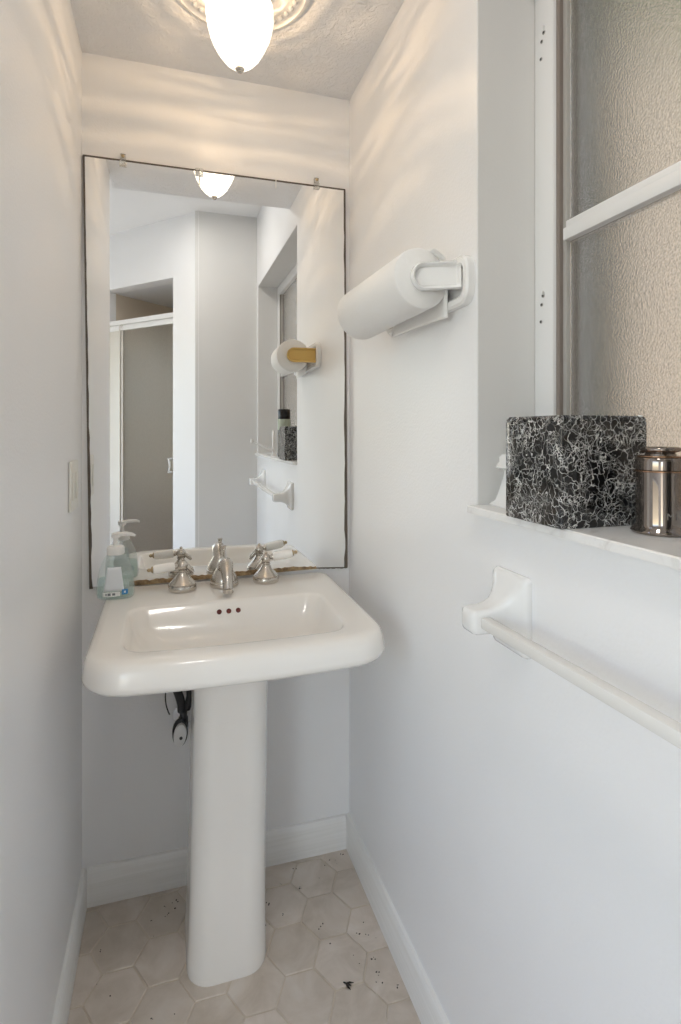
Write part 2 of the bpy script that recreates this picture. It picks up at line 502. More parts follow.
for (y, z, big) in ((-.777, 2.006, 1), (-.771, 1.993, 0), (-.769, 1.962, 0), (-.775, 1.526, 1), (-.771, 1.510, 0), (-.769, 1.479, 0)):
    bm = bmesh.new(); lathe(bm, [(.0038 if big else .0032, 0), (.0038 if big else .0032, .004)], (XF - .0012, y, z), 'X', 14)
    s_ = wpart('screw_socket', bm, M_screw)
    bm = bmesh.new(); lathe(bm, [(.0021, 0), (.0021, .003)], (XF - .0017, y, z), 'X', 12)
    obj('screw_hole', bm, M_hole, s_)
    if big:
        bm = bmesh.new()
        tube(bm, [(XF - .002, y - .002, z + .002), (XF - .007, y - .008, z + .006)], [.0022, .0016], 8)
        obj('screw_tab', bm, M_alu, s_)
sill = obj('window_sill', B(W - .02, XF - .0003, YN2 + .001, YN + .0185, ZS - .0128, ZS, bev=.0025), M_sill)
# keep the sill outside the plaster: the part past the jamb stands proud of the wall
bm = bmesh.new()
o = [(W - .02, YN - .0002), (XF - .0003, YN - .0002), (XF - .0003, YN2 + .0002), (W - .02, YN2 + .0002)]
loft(bm, [[(x, y, ZS - .0128) for x, y in o], [(x, y, ZS - .002) for x, y in o], [(x + (.002 if x < W - .01 else 0), y, ZS) for x, y in o]])
old = sill.data
bmesh.ops.recalc_face_normals(bm, faces=bm.faces); bm.to_mesh(old); bm.free()
old.polygons.foreach_set('use_smooth', [False] * len(old.polygons))
struct(sill, 'white marble sill of the window recess', 'window sill')

# outside the window: neighbouring stucco wall, hedge and ground
struct(obj('exterior_wall', B(W + 1.5, W + 1.6, -7, 5, -.2, 4.6), M_out, smooth=False), 'tan stucco wall beyond the obscure glass', 'wall')
struct(obj('exterior_ground', B(XO, W + 6, -5, 3, -.25, -.2), M_ground, smooth=False), 'ground outside the window', 'ground')
post = empty('dim_band_post', (W + .355, -.615, -.2), 'added dark post giving the dim band at the left edge of the obscure glass', 'post')  # added post, stands in for the dim band along the glass edge
bm = B(W + .31, W + .40, -.685, -.545, -.19, 3.4, bev=.008); obj('post_shaft', bm, M_post, post)
bm = B(W + .29, W + .42, -.705, -.525, -.2, -.1901, bev=.003); obj('post_base', bm, M_post, post)
shr = empty('garden_tree', (W + 1.0, -.62, -.2), 'small green tree blurred behind the upper obscure glass', 'tree')
bm = bmesh.new(); tube(bm, [(W + 1.0, -.62, -.2), (W + 1.02, -.6, 1.2), (W + 1.0, -.63, 2.9)], [.06, .05, .035], 12)
obj('trunk', bm, M_core, shr)
bm = bmesh.new()
bmesh.ops.create_icosphere(bm, subdivisions=5, radius=1.0)
for v in bm.verts:
    c = v.co.copy(); k = 1 + .10 * math.sin(9 * c.x + 3 * c.z) * math.cos(8 * c.y) + .06 * math.sin(23 * c.x + 17 * c.y) + random.uniform(-.04, .04)
    v.co = Vector((W + 1.0 + .36 * c.x * k, -.62 + .52 * c.y * k, 3.3 + .75 * c.z * k))
obj('foliage', bm, M_leaf, shr)

# ------------------------------------------------------------------ bathroom added_window (out of view, put in for side fill light)
w2 = obj('added_window', join(B(-1.5 - .08, -1.5 - .03, WY0, WY0 + .05, WZ0, WZ1), B(-1.5 - .08, -1.5 - .03, WY1 - .05, WY1, WZ0, WZ1),
                          B(-1.5 - .08, -1.5 - .03, WY0 + .05, WY1 - .05, WZ0, WZ0 + .05), B(-1.5 - .08, -1.5 - .03, WY0 + .05, WY1 - .05, WZ1 - .05, WZ1)), M_alu, smooth=False)
struct(w2, 'added unseen bathroom window for side fill light', 'window')

# ------------------------------------------------------------------ shower door (seen in mirror)
sd = empty('shower_door', tuple(PB + du * (S0 + S1) * .5 + Vector((0, 0, .02))), 'frosted glass shower door with white rails, reflected left in mirror', 'shower door')
obj('top_rail', join(angled(S0 + .001, S1 - .001, .012, .05, 2.0, 2.03), angled(S0 + .001, S1 - .001, .02, .045, 1.962, 1.992), angled(S0 + .001, S1 - .001, .026, .042, 1.992, 2.0)), M_alu, sd, angle=30)
obj('jamb', join(angled(.690, .702, .02, .05, .02, 2.0), angled(.714, .722, .016, .05, .02, 2.0)), M_jamb, sd, angle=30)
obj('strike_jamb', angled(S0 + .001, S0 + .014, .012, .05, .02, 1.962), M_alu, sd)
obj('glass_panel', angled(S0 + .014, .690, .028, .034, .04, 1.962), M_shower, sd, smooth=False)
obj('side_panel', angled(.7225, S1 - .002, .028, .034, .04, 1.962), M_jamb, sd, smooth=False)
hp = PB + du * (S0 + .03) - nu * .0
bm = bmesh.new()
pts = []
for t in range(9):
    a = t / 8
    pts.append(PB + du * (S0 + .028 + -.012 * math.sin(PI * a)) - nu * .014 + Vector((0, 0, 1.02 + .085 * a)))
tube(bm, [PB + du * (S0 + .030) + nu * .03 + Vector((0, 0, 1.02))] + pts + [PB + du * (S0 + .030) + nu * .03 + Vector((0, 0, 1.105))], .005, 10)
obj('pull_handle', bm, M_alu, sd)

# ------------------------------------------------------------------ mirror
mir = empty('wall_mirror', (W / 2, -.004, .86), 'large frameless wall mirror with dark chipped edges above the sink', 'mirror')
mc = [(.008, 2.016), (W - .020, 2.016), (W - .0125, .862), (.024, .858)]
ml = [(.0045, 2.0195), (W - .0165, 2.0195), (W - .0095, .860), (.0205, .853)]
bm = bmesh.new()
loft(bm, [[(x, -.0012, z) for x, z in mc], [(x, MY, z) for x, z in mc]])
obj('mirror_glass', bm, M_mirror, mir, smooth=False)
# dark chipped rim: wavering narrow strip round the glass
def rim(a, b, w0, w1, seed, n=40):
    rnd = random.Random(seed)
    a = Vector((a[0], 0, a[1])); b = Vector((b[0], 0, b[1])); d = (b - a).normalized(); nn = Vector((-d.z, 0, d.x))
    rings = []
    for i in range(n + 1):
        t = i / n; w = w0 + (w1 - w0) * t; w *= rnd.uniform(.75, 1.3)
        p = a + (b - a) * t
        lo = p - nn * .0012; hi = p + nn * w
        rings.append([(lo.x, -.0010, lo.z), (hi.x, -.0010, hi.z), (hi.x, MY - .0008, hi.z), (lo.x, MY - .0008, lo.z)])
    bm = bmesh.new(); loft(bm, rings); return bm
obj('mirror_rim', join(rim(ml[1], ml[0], .0030, .0030, 1), rim(ml[2], ml[1], .0075, .0035, 2), rim(ml[0], ml[3], .0022, .0060, 3), rim((W - .0095, .860), (.64, .866), .003, .003, 4)), M_edge, mir, smooth=False)
# corroded lower edge
rnd = random.Random(5); rings = []
for i in range(61):
    t = i / 60; x = .12 + .53 * t
    z0 = .853 + .010 * t; h = .0125 * (1 if t < .85 else 1 - (t - .85) * 3) * rnd.uniform(.8, 1.15)
    rings.append([(x, -.001, z0), (x, -.001, z0 + h), (x, MY - .0012, z0 + h), (x, MY - .0025, z0)])
bm = bmesh.new(); loft(bm, rings)
obj('corroded_edge', bm, M_corr, mir)['label'] = 'brown corroded strip along the mirror bottom'
for x, z in ((.104, 2.012), (.651, 2.019)):
    bm = bmesh.new()
    box(bm, x - .009, x + .009, MY - .0045, MY - .0015, z - .010, z + .008, bev=.001)
    box(bm, x - .007, x + .007, MY - .0045, -.0003, z + .0085, z + .024, bev=.002)
    c = obj('clip', bm, M_clear, mir)
    bm = bmesh.new(); lathe(bm, [(.0045, -.0), (.0045, -.002), (.002, -.0035)], (x, MY - .0046, z + .0165), 'Y', 16)
    obj('screw', bm, M_brass, c)
bm = bmesh.new(); box(bm, .5255, .5285, MY - .003, MY - .001, 1.995, 2.024, bev=.0006)
obj('clip', bm, M_pump, mir)
bm = bmesh.new(); box(bm, .296, .318, MY - .004, MY - .0012, 2.002, 2.024, bev=.0015); box(bm, .3055, .3085, MY - .0055, MY - .0042, 1.975, 2.020, bev=.0006)
obj('clip', bm, M_clear, mir)

# ------------------------------------------------------------------ pedestal sink
sink = empty('pedestal_sink', (.37, -.2, 0), 'off-white pedestal sink with nickel faucet against the back wall', 'sink')
def zt(y): return .010 * (y + .5) / .5
def ring(x0, x1, y0, y1, rf, rb, z, bow=0.0, top=False):
    return [(x, y, z + (zt(y) if top else 0)) for x, y in rrect(x0, x1, y0, y1, rf, rb, bow)]
X0, X1, YB, YFr = .060, .690, -.012, -.530
rings = [
    ring(.2810, .4550, -.3220, -.106, .054, .03, .600),
    ring(.2800, .4565, -.3235, -.105, .055, .03, .660),
    ring(.274, .464, -.331, -.10, .056, .03, .695),
    ring(.256, .486, -.352, -.09, .06, .03, .722),
    ring(.215, .535, -.398, -.06, .07, .03, .748, .006),
    ring(.140, .612, -.462, -.04, .08, .03, .769, .014),
    ring(X0 + .030, X1 - .030, YFr + .024, YB - .002, .070, .022, .7795, .020),
    ring(X0 + .008, X1 - .008, YFr + .006, YB, .075, .024, .7845, .022),
    ring(X0 + .001, X1 - .001, YFr + .001, YB, .080, .025, .7920, .024),
    ring(X0, X1, YFr, YB, .080, .025, .8000, .024),
    ring(X0 + .004, X1 - .004, YFr + .005, YB, .080, .025, .826, .024, True),
    ring(X0 + .0085, X1 - .0085, YFr + .0095, YB - .001, .078, .024, .8370, .024, True),
    ring(X0 + .016, X1 - .016, YFr + .017, YB - .004, .074, .022, .8430, .022, True),
    ring(X0 + .028, X1 - .028, YFr + .028, YB - .012, .070, .020, .8452, .020, True),
    ring(.126, .612, -.482, -.200, .050, .040, .8447, .012, True),
    ring(.131, .607, -.477, -.205, .050, .040, .8435, .011, True),
    ring(.136, .602, -.472, -.211, .050, .040, .8385, .010, True),
    ring(.144, .593, -.464, -.224, .050, .042, .815, .009),
    ring(.158, .579, -.452, -.244, .055, .045, .790, .008),
    ring(.190, .548, -.432, -.270, .058, .045, .770, .005),
    ring(.240, .500, -.402, -.300, .045, .040, .7590),
    ring(.330, .415, -.368, -.325, .020, .020, .7545),
]
bm = bmesh.new(); loft(bm, rings)
basin = obj('basin', bm, M_porc, sink, angle=80)
rings = []
for z, cx, hw, yf in ((0.0, .358, .0935, -.327), (.006, .358, .0945, -.328), (.03, .3585, .093, -.327), (.08, .3595, .0915, -.326), (.2, .361, .0895, -.325), (.4, .3645, .0885, -.3235), (.6, .368, .0875, -.3225)):
    rings.append(ring(cx - hw, cx + hw, yf, -.105, .055, .03, z))
bm = bmesh.new(); loft(bm, rings)
obj('pedestal', bm, M_porc, sink, angle=60)
# overflow holes on the back slope of the bowl
def basin_pt(x, z):
    # back slope of the bowl between y=-.216 (z=.835) and y=-.232 (z=.815)
    t = (.8385 + zt(-.211) - z) / (.8385 + zt(-.211) - .815); return (x, -.2105 - .013 * t, z)
for x in (.3445, .368, .3915):
    bm = bmesh.new()
    c = basin_pt(x, .8260)
    lathe(bm, [(.0001, 0), (.0058, 0), (.0062, .0008), (.0056, .0022), (.0035, .0012), (.0001, .0008)], (0, 0, 0), 'Z', 20, False, False)
    bmesh.ops.rotate(bm, verts=bm.verts, cent=(0, 0, 0), matrix=Matrix.Rotation(math.radians(62), 3, 'X'))
    bmesh.ops.translate(bm, verts=bm.verts, vec=c)
    o = obj('overflow_hole', bm, M_rust, sink)
    if x == .3445: o['label'] = 'rust red overflow hole'
bm = bmesh.new(); lathe(bm, [(.024, 0), (.024, .002), (.018, .004), (.004, .003)], (.372, -.345, .752), 'Z', 28); bmesh.ops.translate(bm, verts=bm.verts, vec=(0, 0, .0025))
obj('drain_flange', bm, M_nickel, sink)

DZ = .8535   # deck height at the faucet
bell = [(.0355, 0), (.0372, .003), (.0374, .016), (.0362, .019), (.0345, .0195), (.0350, .0235), (.031, .0285), (.0225, .039), (.0155, .049), (.0115, .056), (.0100, .060), (.0125, .063), (.0125, .066), (.0095, .069)]
def handle(x, y, sgn, tilt):
    bm = bmesh.new(); lathe(bm, [(r * .98, h * .80) for r, h in bell], (x, y, DZ), 'Z', 36)
    h = obj('faucet_handle', bm, M_nickel, sink)
    zc = DZ + .066
    bm = bmesh.new()
    lathe(bm, [(.006, -.014), (.012, -.009), (.0140, -.002), (.0125, .005), (.007, .0105), (.0035, .0125), (.0045, .0155), (.0005, .0185)], (x, y, zc), 'Z', 24)
    obj('ball_cap', bm, M_nickel, h)
    d = Vector((sgn * math.cos(tilt), -.12, math.sin(tilt) * 1.0)).normalized()
    c = Vector((x, y, zc))
    def along(prof, m, nm):
        bm = bmesh.new(); pts = [c + d * s for _, s in prof]
        tube(bm, pts, [r for r, _ in prof], 18); return obj(nm, bm, m, h)
    along([(.0055, .006), (.0060, .014), (.0085, .018), (.0085, .021)], M_nickel, 'lever_socket')
    along([(.0100, .0205), (.0118, .023), (.0124, .035), (.0126, .055), (.0120, .070), (.0105, .0755)], M_lever, 'porcelain_lever')
    along([(.0085, .075), (.0085, .079), (.004, .081), (.0048, .085), (.0048, .088), (.001, .091)], M_brass, 'lever_tip')
    # short tail opposite the lever
    bm = bmesh.new(); e = c - d * .012 - Vector((0, 0, .006))
    tube(bm, [c - d * .008, e, c - d * .024 - Vector((0, 0, .016)), c - d * .029 - Vector((0, 0, .024))], [.006, .006, .0065, .003], 12)
    obj('lever_tail', bm, M_nickel, h)
handle(.259, -.088, -1, math.radians(-4))
handle(.487, -.070, 1, math.radians(9))
# spout
sx, sy = .370, -.078
bm = bmesh.new()
lathe(bm, [(.038, 0), (.0395, .004), (.0385, .012), (.036, .0135), (.0365, .018), (.033, .027), (.026, .038), (.0195, .049), (.015, .058), (.010, .064), (.004, .066)], (sx, sy, DZ), 'Z', 36)
sp = obj('faucet_spout', bm, M_nickel, sink)
bm = bmesh.new()
pts = bez((sx, sy + .004, DZ + .035), (sx, sy - .012, DZ + .080), (sx, sy - .078, DZ + .078), (sx, sy - .102, DZ + .016), 18)
tube(bm, pts, [.0175 + .0045 * math.sin(PI * min(1, i / 14)) - .0045 * (i / 18) for i in range(19)], 20)
obj('spout_neck', bm, M_nickel, sp)
bm = bmesh.new(); e = pts[-1]
lathe(bm, [(.010, .004), (.0135, .002), (.0138, -.007), (.011, -.009), (.009, -.006)], (e.x, e.y - .001, e.z), 'Z', 24)
obj('aerator', bm, M_nickel, sp)
bm = bmesh.new()
lathe(bm, [(.0022, .05), (.0022, .101), (.0035, .103), (.0032, .105), (.0065, .108), (.0058, .111), (.0075, .1165), (.0078, .1185), (.002, .1195)], (sx, sy + .014, DZ - .012), 'Z', 20)
obj('lift_rod', bm, M_nickel, sp)

# ------------------------------------------------------------------ supply valve under the sink
val = empty('shutoff_valve', (.255, 0, .46), 'chrome shutoff valve with oval grey handle under the sink', 'valve')
bm = bmesh.new(); lathe(bm, [(.028, -.0005), (.028, -.004), (.014, -.010), (.009, -.012), (.009, -.05)], (.262, 0, .478), 'Y', 24)
obj('stub_pipe', bm, M_chrome, val)
bm = bmesh.new(); lathe(bm, [(.010, -.018), (.013, -.014), (.013, .012), (.010, .016), (.010, .034), (.012, .036), (.012, .046), (.007, .05)], (.262, -.058, .485), 'Z', 20)
obj('valve_body', bm, M_black, val)
bm = bmesh.new()
loft(bm, [[(.253 + .0205 * k_ * math.cos(2 * PI * i / 28), -.066 - h_, .464 + .0375 * k_ * math.sin(2 * PI * i / 28)) for i in range(28)] for k_, h_ in ((.9, 0), (1, .003), (1, .009), (.9, .0115))])
obj('handle_backing', bm, M_black, val)
bm = bmesh.new()
prof = [(.2, 0), (1, 0), (1.05, .004), (.98, .011), (.2, .012)]
rings = []
for s, h in prof:
    rings.append([(.253 + .0155 * s * math.cos(2 * PI * i / 28) - .006 * s * math.sin(2 * PI * i / 28) * -.4, -.078 - h, .462 + .027 * s * math.sin(2 * PI * i / 28)) for i in range(28)])
loft(bm, rings)
for v in bm.verts: v.co.z = .460 + (v.co.z - .460) * 1.12; v.co.x = .253 + (v.co.x - .253) * 1.05
hd = obj('oval_handle', bm, M_grey, val); hd['label'] = 'light grey oval handle'
bm = bmesh.new(); lathe(bm, [(.0042, 0), (.0042, -.002)], (.255, -.0895, .457), 'Y', 14)
obj('handle_screw', bm, M_hole, hd)
bm = bmesh.new(); tube(bm, bez((.258, -.062, .515), (.258, -.066, .575), (.225, -.07, .585), (.228, -.075, .70)) , .0115, 12)
obj('supply_hose', bm, M_black, val)
bm = bmesh.new(); tube(bm, bez((.270, -.060, .52), (.296, -.064, .575), (.262, -.07, .60), (.270, -.075, .70)), .0105, 12); 
obj('supply_hose', bm, M_black, val)
bm = bmesh.new(); tube(bm, bez((.226, -.05, .505), (.205, -.05, .55), (.215, -.05, .60), (.25, -.06, .66)), .0018, 8)
obj('thin_wire', bm, M_hole, val)
pipe = empty('drain_pipe', (.290, -.03, 0), 'pale pipe behind the sink pedestal below the valve', 'pipe')
bm = bmesh.new(); lathe(bm, [(.010, .012), (.010, .40), (.013, .402), (.013, .425), (.009, .43), (.009, .52)], (.292, -.045, 0), 'Z', 20)
obj('pipe_body', bm, M_switch, pipe)
bm = bmesh.new(); lathe(bm, [(.004, 0), (.006, -.003), (.006, -.018), (.002, -.02)], (.2865, -.056, .475), 'Y', 14)
obj('pipe_knob', bm, M_grey, pipe)

# ------------------------------------------------------------------ soap bottle
SX, SY, SZ = .094, -.108, .8535
soap = empty('soap_bottle', (SX, SY, SZ), 'clear teal foaming hand soap bottle with white pump on sink deck', 'soap bottle')
def oring(rx, ry, z, n=40, p=2.6):
    r = []
    for i in range(n):
        a = 2 * PI * i / n; c, s = math.cos(a), math.sin(a)
        r.append((SX + rx * math.copysign(abs(c) ** (2 / p), c), SY + ry * math.copysign(abs(s) ** (2 / p), s), SZ + z))
    return r
bp_ = [(.040, .022, 0), (.0435, .025, .003), (.0455, .0265, .010), (.0455, .0265, .030), (.0435, .0258, .050), (.039, .0245, .072), (.032, .0225, .092), (.024, .020, .106), (.0195, .0185, .111)]
bm = bmesh.new(); loft(bm, [oring(*q) for q in bp_]); obj('bottle_body', bm, M_soapb, soap, angle=70)
lq = [(a - .003, b - .003, max(h, .004)) for a, b, h in bp_[:5]]
bm = bmesh.new(); loft(bm, [oring(*q) for q in lq]); obj('liquid_soap', bm, M_liquid, soap, angle=70)
bm = bmesh.new(); lathe(bm, [(.0205, .110), (.0215, .112), (.0212, .127), (.0185, .131), (.009, .133)], (SX, SY, SZ), 'Z', 32)
obj('pump_collar', bm, M_pump, soap)
bm = bmesh.new()
lathe(bm, [(.006, .130), (.006, .150), (.010, .152), (.0115, .156), (.0105, .163), (.004, .165)], (SX, SY, SZ), 'Z', 22)
tube(bm, [(SX, SY, SZ + .1595), (SX + .02, SY - .006, SZ + .162), (SX + .040, SY - .012, SZ + .1605), (SX + .047, SY - .014, SZ + .157)], [.0055, .0052, .0045, .0036], 14)
obj('pump_head', bm, M_pump, soap)
def lab_patch(x0, x1, z0, z1, off, taper=0.0):
    """thin skin following the bottle's front"""
    n, k = 10, 8
    def rad(z):
        for (a, b, h), (a2, b2, h2) in zip(bp_, bp_[1:]):
            if h <= z <= h2:
                t = (z - h) / (h2 - h + 1e-9); return a + (a2 - a) * t, b + (b2 - b) * t
        return bp_[-1][:2]
    def P(x, z, o):
        rx, ry = rad(z); u = min(.98, abs((x) / rx)); return (SX + x, SY - (ry * (1 - u ** 2.6) ** (1 / 2.6) + o), SZ + z)
    bm = bmesh.new(); g = []
    for i in range(k + 1):
        z = z0 + (z1 - z0) * i / k; sc = 1 - taper * i / k
        g.append([bm.verts.new(P((x0 + (x1 - x0) * j / n) * sc, z, off)) for j in range(n + 1)])
    for a, b in zip(g, g[1:]):
        for j in range(n): bm.faces.new((a[j], a[j + 1], b[j + 1], b[j]))
    return bm
def labp(nm, args, m, par):
    o = obj(nm, lab_patch(*args), m, par)
    md = o.modifiers.new('thick', 'SOLIDIFY'); md.thickness = .0004; md.offset = 1
    return o
lb = labp('label', (-.027, .022, .022, .082, .0006, .35), M_label, soap)
labp('label_strip', (-.029, .012, .009, .020, .0011), M_white, lb)
labp('label_print', (-.022, -.019, .012, .0175, .0016), M_ink, lb)
labp('label_print', (-.017, -.010, .0115, .018, .0016), M_ink, lb)
labp('label_print', (-.006, .001, .012, .0175, .0016), M_ink, lb)
labp('label_square', (.0165, .0305, .0125, .0255, .0012), M_blue, lb)
labp('label_cross', (.0215, .0255, .0165, .0215, .0017), M_white, lb)

# ------------------------------------------------------------------ light switch
sw = empty('light_switch', (0, -.16, 1.147), 'almond light switch plate on the left wall beside the mirror', 'light switch')
obj('switch_plate', B(.0003, .0065, -.218, -.108, 1.087, 1.207, bev=.003), M_switch, sw)
for y in (-.188, -.138):
    obj('rocker', B(.0066, .0088, y - .016, y + .016, 1.114, 1.180, bev=.001), M_switch, sw)

# ------------------------------------------------------------------ paper towel holder and roll
ph = empty('paper_towel_holder', (W, -.54, 1.51), 'white wall holder with yellowed far arm carrying the paper towel', 'paper towel holder')
bm = bmesh.new()
z0, z1, ya, yb, r = 1.522, 1.597, -.732, -.352, .020
path = []
for cy, cz, a0 in ((yb - r, z1 - r, 0), (ya + r, z1 - r, 90), (ya + r, z0 + r, 180), (yb - r, z0 + r, 270)):
    for i in range(7):
        a = math.radians(a0 + 15 * i); path.append((cy + r * math.cos(a), cz + r * math.sin(a)))
rings = []
npth = len(path)
for i, (y, z) in enumerate(path):
    p0 = path[i - 1]; p1 = path[(i + 1) % npth]
    t = Vector((p1[0] - p0[0], p1[1] - p0[1])).normalized(); nr = Vector((t.y, -t.x))
    sec = [(.0005, -.009), (.014, -.009), (.018, -.005), (.018, .005), (.014, .009), (.0005, .009)]
    rings.append([(W - h, y + nr.x * s, z + nr.y * s) for h, s in sec])
rings.append(rings[0]); loft(bm, rings, False, False)
bmesh.ops.remove_doubles(bm, verts=bm.verts, dist=1e-5)
obj('wall_frame', bm, M_hold, ph)
def arm(y0, y1, ctr, m, label, face):
    """stadium arm reaching out from the wall at x=W to ctr, dished on its outer face"""
    cx, cz, r = ctr[0], ctr[1], .0265
    def outline(rr, y, zr0):
        pts = []
        for i in range(17):
            a = PI / 2 + PI * i / 16; pts.append((cx + rr * math.cos(a), y, cz + rr * math.sin(a)))
        for i in range(1, 8):
            pts.append((cx + (W - .010 - (.0265 - rr) * .6 - cx) * i / 7, y, cz - rr))
        for i in range(1, 8):
            pts.append((W - .010 - (.0265 - rr) * .6, y, cz - rr + 2 * rr * i / 7))
        for i in range(1, 7):
            pts.append((W - .010 - (.0265 - rr) * .6 + (cx - W + .010 + (.0265 - rr) * .6) * i / 7, y, cz + rr))
        return pts
    d = (y1 - y0)
    bm = bmesh.new()
    loft(bm, [outline(r - .002, y1, 0), outline(r, y1 - d * .2, 0), outline(r, y0 + d * .2, 0), outline(r - .002, y0, 0), outline(r - .006, y0 + d * .1, 0), outline(r - .009, y0 + d * .55, 0)])
    for v in bm.verts:      # the arm splays outwards to its frame
        v.co.y += face * .036 * max(0, (v.co.x - cx)) / (W - cx)
    o = obj('holder_arm', bm, m, ph, angle=50); o['label'] = label
arm(-.680, -.664, (.688, 1.573), M_hold, 'white near arm', -1)
arm(-.360, -.376, (.661, 1.556), M_yellow, 'yellowed far arm', .2)
A0, A1 = Vector((.688, -.6625, 1.5725)), Vector((.660, -.380, 1.555))
roll = empty('paper_towel_roll', tuple((A0 + A1) / 2), 'white paper towel roll on the wall holder', 'paper towel roll')
ax = (A1 - A0).normalized()
def disc(c, rr, n=56, w=0.0):
    u = ax.cross(Vector((0, 0, 1))).normalized(); v = u.cross(ax)
    return [tuple(c + rr * (1 + w * math.sin(3 * 2 * PI * i / n)) * (math.cos(2 * PI * i / n) * u + math.sin(2 * PI * i / n) * v)) for i in range(n)]
R_, L_ = .0595, (A1 - A0).length
bm = bmesh.new()
prof = [(.021, .012), (.021, .0006), (.0575, .0), (.0590, .0018), (R_, .006), (R_, L_ * .5), (R_, L_ - .006), (.0590, L_ - .0018), (.0575, L_), (.021, L_ - .0006), (.021, L_ - .012)]
loft(bm, [disc(A0 + ax * h, r_, w=.006) for r_, h in prof])
obj('towel_paper', bm, M_paper, roll, angle=60)
bm = bmesh.new()
loft(bm, [disc(A0 + ax * h, r_) for r_, h in ((.0208, .0012), (.0208, .0115), (.0195, .0115), (.0195, .0012))] )
obj('cardboard_core', bm, M_core, roll)
# loose sheet hanging between roll and wall
bm = bmesh.new(); rows = []
nS = 16
for i in range(nS + 1):
    t = i / nS
    row = []
    for j in range(13):
        q_ = j / 12
        c = A0 + (A1 - A0) * (-.03 + .84 * q_)
        a = math.radians(70 - 85 * min(1, t / .5))
        x = c.x + (R_ + .0008) * math.cos(a); z = c.z + (R_ + .0008) * math.sin(a)
        if t > .5:
            k_ = (t - .5) / .5
            z = z + (1.4975 + .003 * math.sin(4 * q_) - z) * k_
            x += .004 * math.sin(k_ * 2.2 + 2 * q_) * k_
        row.append(bm.verts.new((min(x, W - .0195), c.y, z)))
    rows.append(row)
for a, b in zip(rows, rows[1:]):
    for j in range(12): bm.faces.new((a[j], a[j + 1], b[j + 1], b[j]))
sh = obj('loose_sheet', bm, M_paper, roll)
md = sh.modifiers.new('thick', 'SOLIDIFY'); md.thickness = .0008; md.offset = 0

# ------------------------------------------------------------------ towel bar
tb = empty('towel_bar', (W, -1.22, .985), 'white ceramic towel bar on the right wall below the sill', 'towel bar')
def sq(cy, cz, hy, hz, x, r):
    out = []
    for qy, qz, a0 in ((1, 1, 0), (-1, 1, 90), (-1, -1, 180), (1, -1, 270)):
        for i in range(6):
            a = math.radians(a0 + 18 * i)
            out.append((x, cy + qy * (hy - r) + r * math.cos(a), cz + qz * (hz - r) + r * math.sin(a)))
    return out
def post_bm(cy):
    bm = bmesh.new()
    loft(bm, [sq(cy, .9875, .0475, .0625, W - .0003, .008), sq(cy, .9875, .048, .063, W - .005, .009), sq(cy, .9875, .046, .061, W - .0105, .010), sq(cy, .9875, .0405, .055, W - .014, .012),
              sq(cy, .986, .034, .044, W - .019, .014), sq(cy, .984, .028, .034, W - .027, .013), sq(cy, .982, .0242, .026, W - .037, .012), sq(cy, .981, .0222, .0215, W - .048, .010),
              sq(cy, .980, .0215, .0195, W - .058, .008), sq(cy, .980, .0215, .019, W - .078, .008), sq(cy, .980, .020, .0175, W - .0835, .008), sq(cy, .980, .014, .012, W - .0865, .008)])
    return bm
for cy in (-.860, -1.600):
    bm = post_bm(cy)
    if cy < -1: bmesh.ops.translate(bm, verts=bm.verts, vec=(0, 0, .008))
    obj('bar_post', bm, M_cer, tb, angle=50)
bm = B(W - .0745, W - .0575, -1.579, -.8815, .9725, .9895, bev=.0025)
for v in bm.verts: v.co.z += .0085 * (-.86 - v.co.y) / .74
obj('bar', bm, M_bar, tb)

# ------------------------------------------------------------------ things on the sill
tissue = empty('tissue_box_cover', (.805, -.943, ZS), 'black marbled square tissue box cover with white veins on the sill', 'tissue box')
bm = bmesh.new()
def tb_ring(ins, z): return [(x, y, z) for x, y in rrect(.7305 + ins, .8772 - ins, -1.0085 + ins, -.8765 - ins, .003, .003, m=3, k=6)]
def ov(s, z):
    pts = tb_ring(0, z); c = Vector((.8045, -.943))
    out = []
    for x, y, _ in pts:
        a = math.atan2((y - c.y) / .0635, (x - c.x) / .072); out.append((c.x + .045 * s * math.cos(a), c.y + .024 * s * math.sin(a), z))
    return out
TBH = .1555
loft(bm, [tb_ring(.0012, ZS + .0002), tb_ring(0, ZS + .002), tb_ring(0, ZS + TBH - .0085), tb_ring(.0014, ZS + TBH - .007), tb_ring(.0004, ZS + TBH - .0058), tb_ring(.0008, ZS + TBH - .0035), tb_ring(.0035, ZS + TBH), ov(1.06, ZS + TBH), ov(1.0, ZS + TBH - .0015), ov(1.0, ZS + TBH - .006)], True, False)
obj('cover_body', bm, M_vein, tissue, angle=35)
bm = bmesh.new(); lathe(bm, [(.044, 0), (.044, .002)], (.8045, -.943, ZS + .140), 'Z', 24)
obj('tissue', bm, M_paper, tissue)
bm = bmesh.new()
bmesh.ops.create_icosphere(bm, subdivisions=2, radius=.0035)
for v in bm.verts: v.co = Vector((.868 + v.co.x * 1.3, -1.0045 + v.co.y * .8, ZS + .155 + v.co.z * .5))
obj('chipped_spot', bm, M_white, tissue)['label'] = 'small white chip on the top edge'

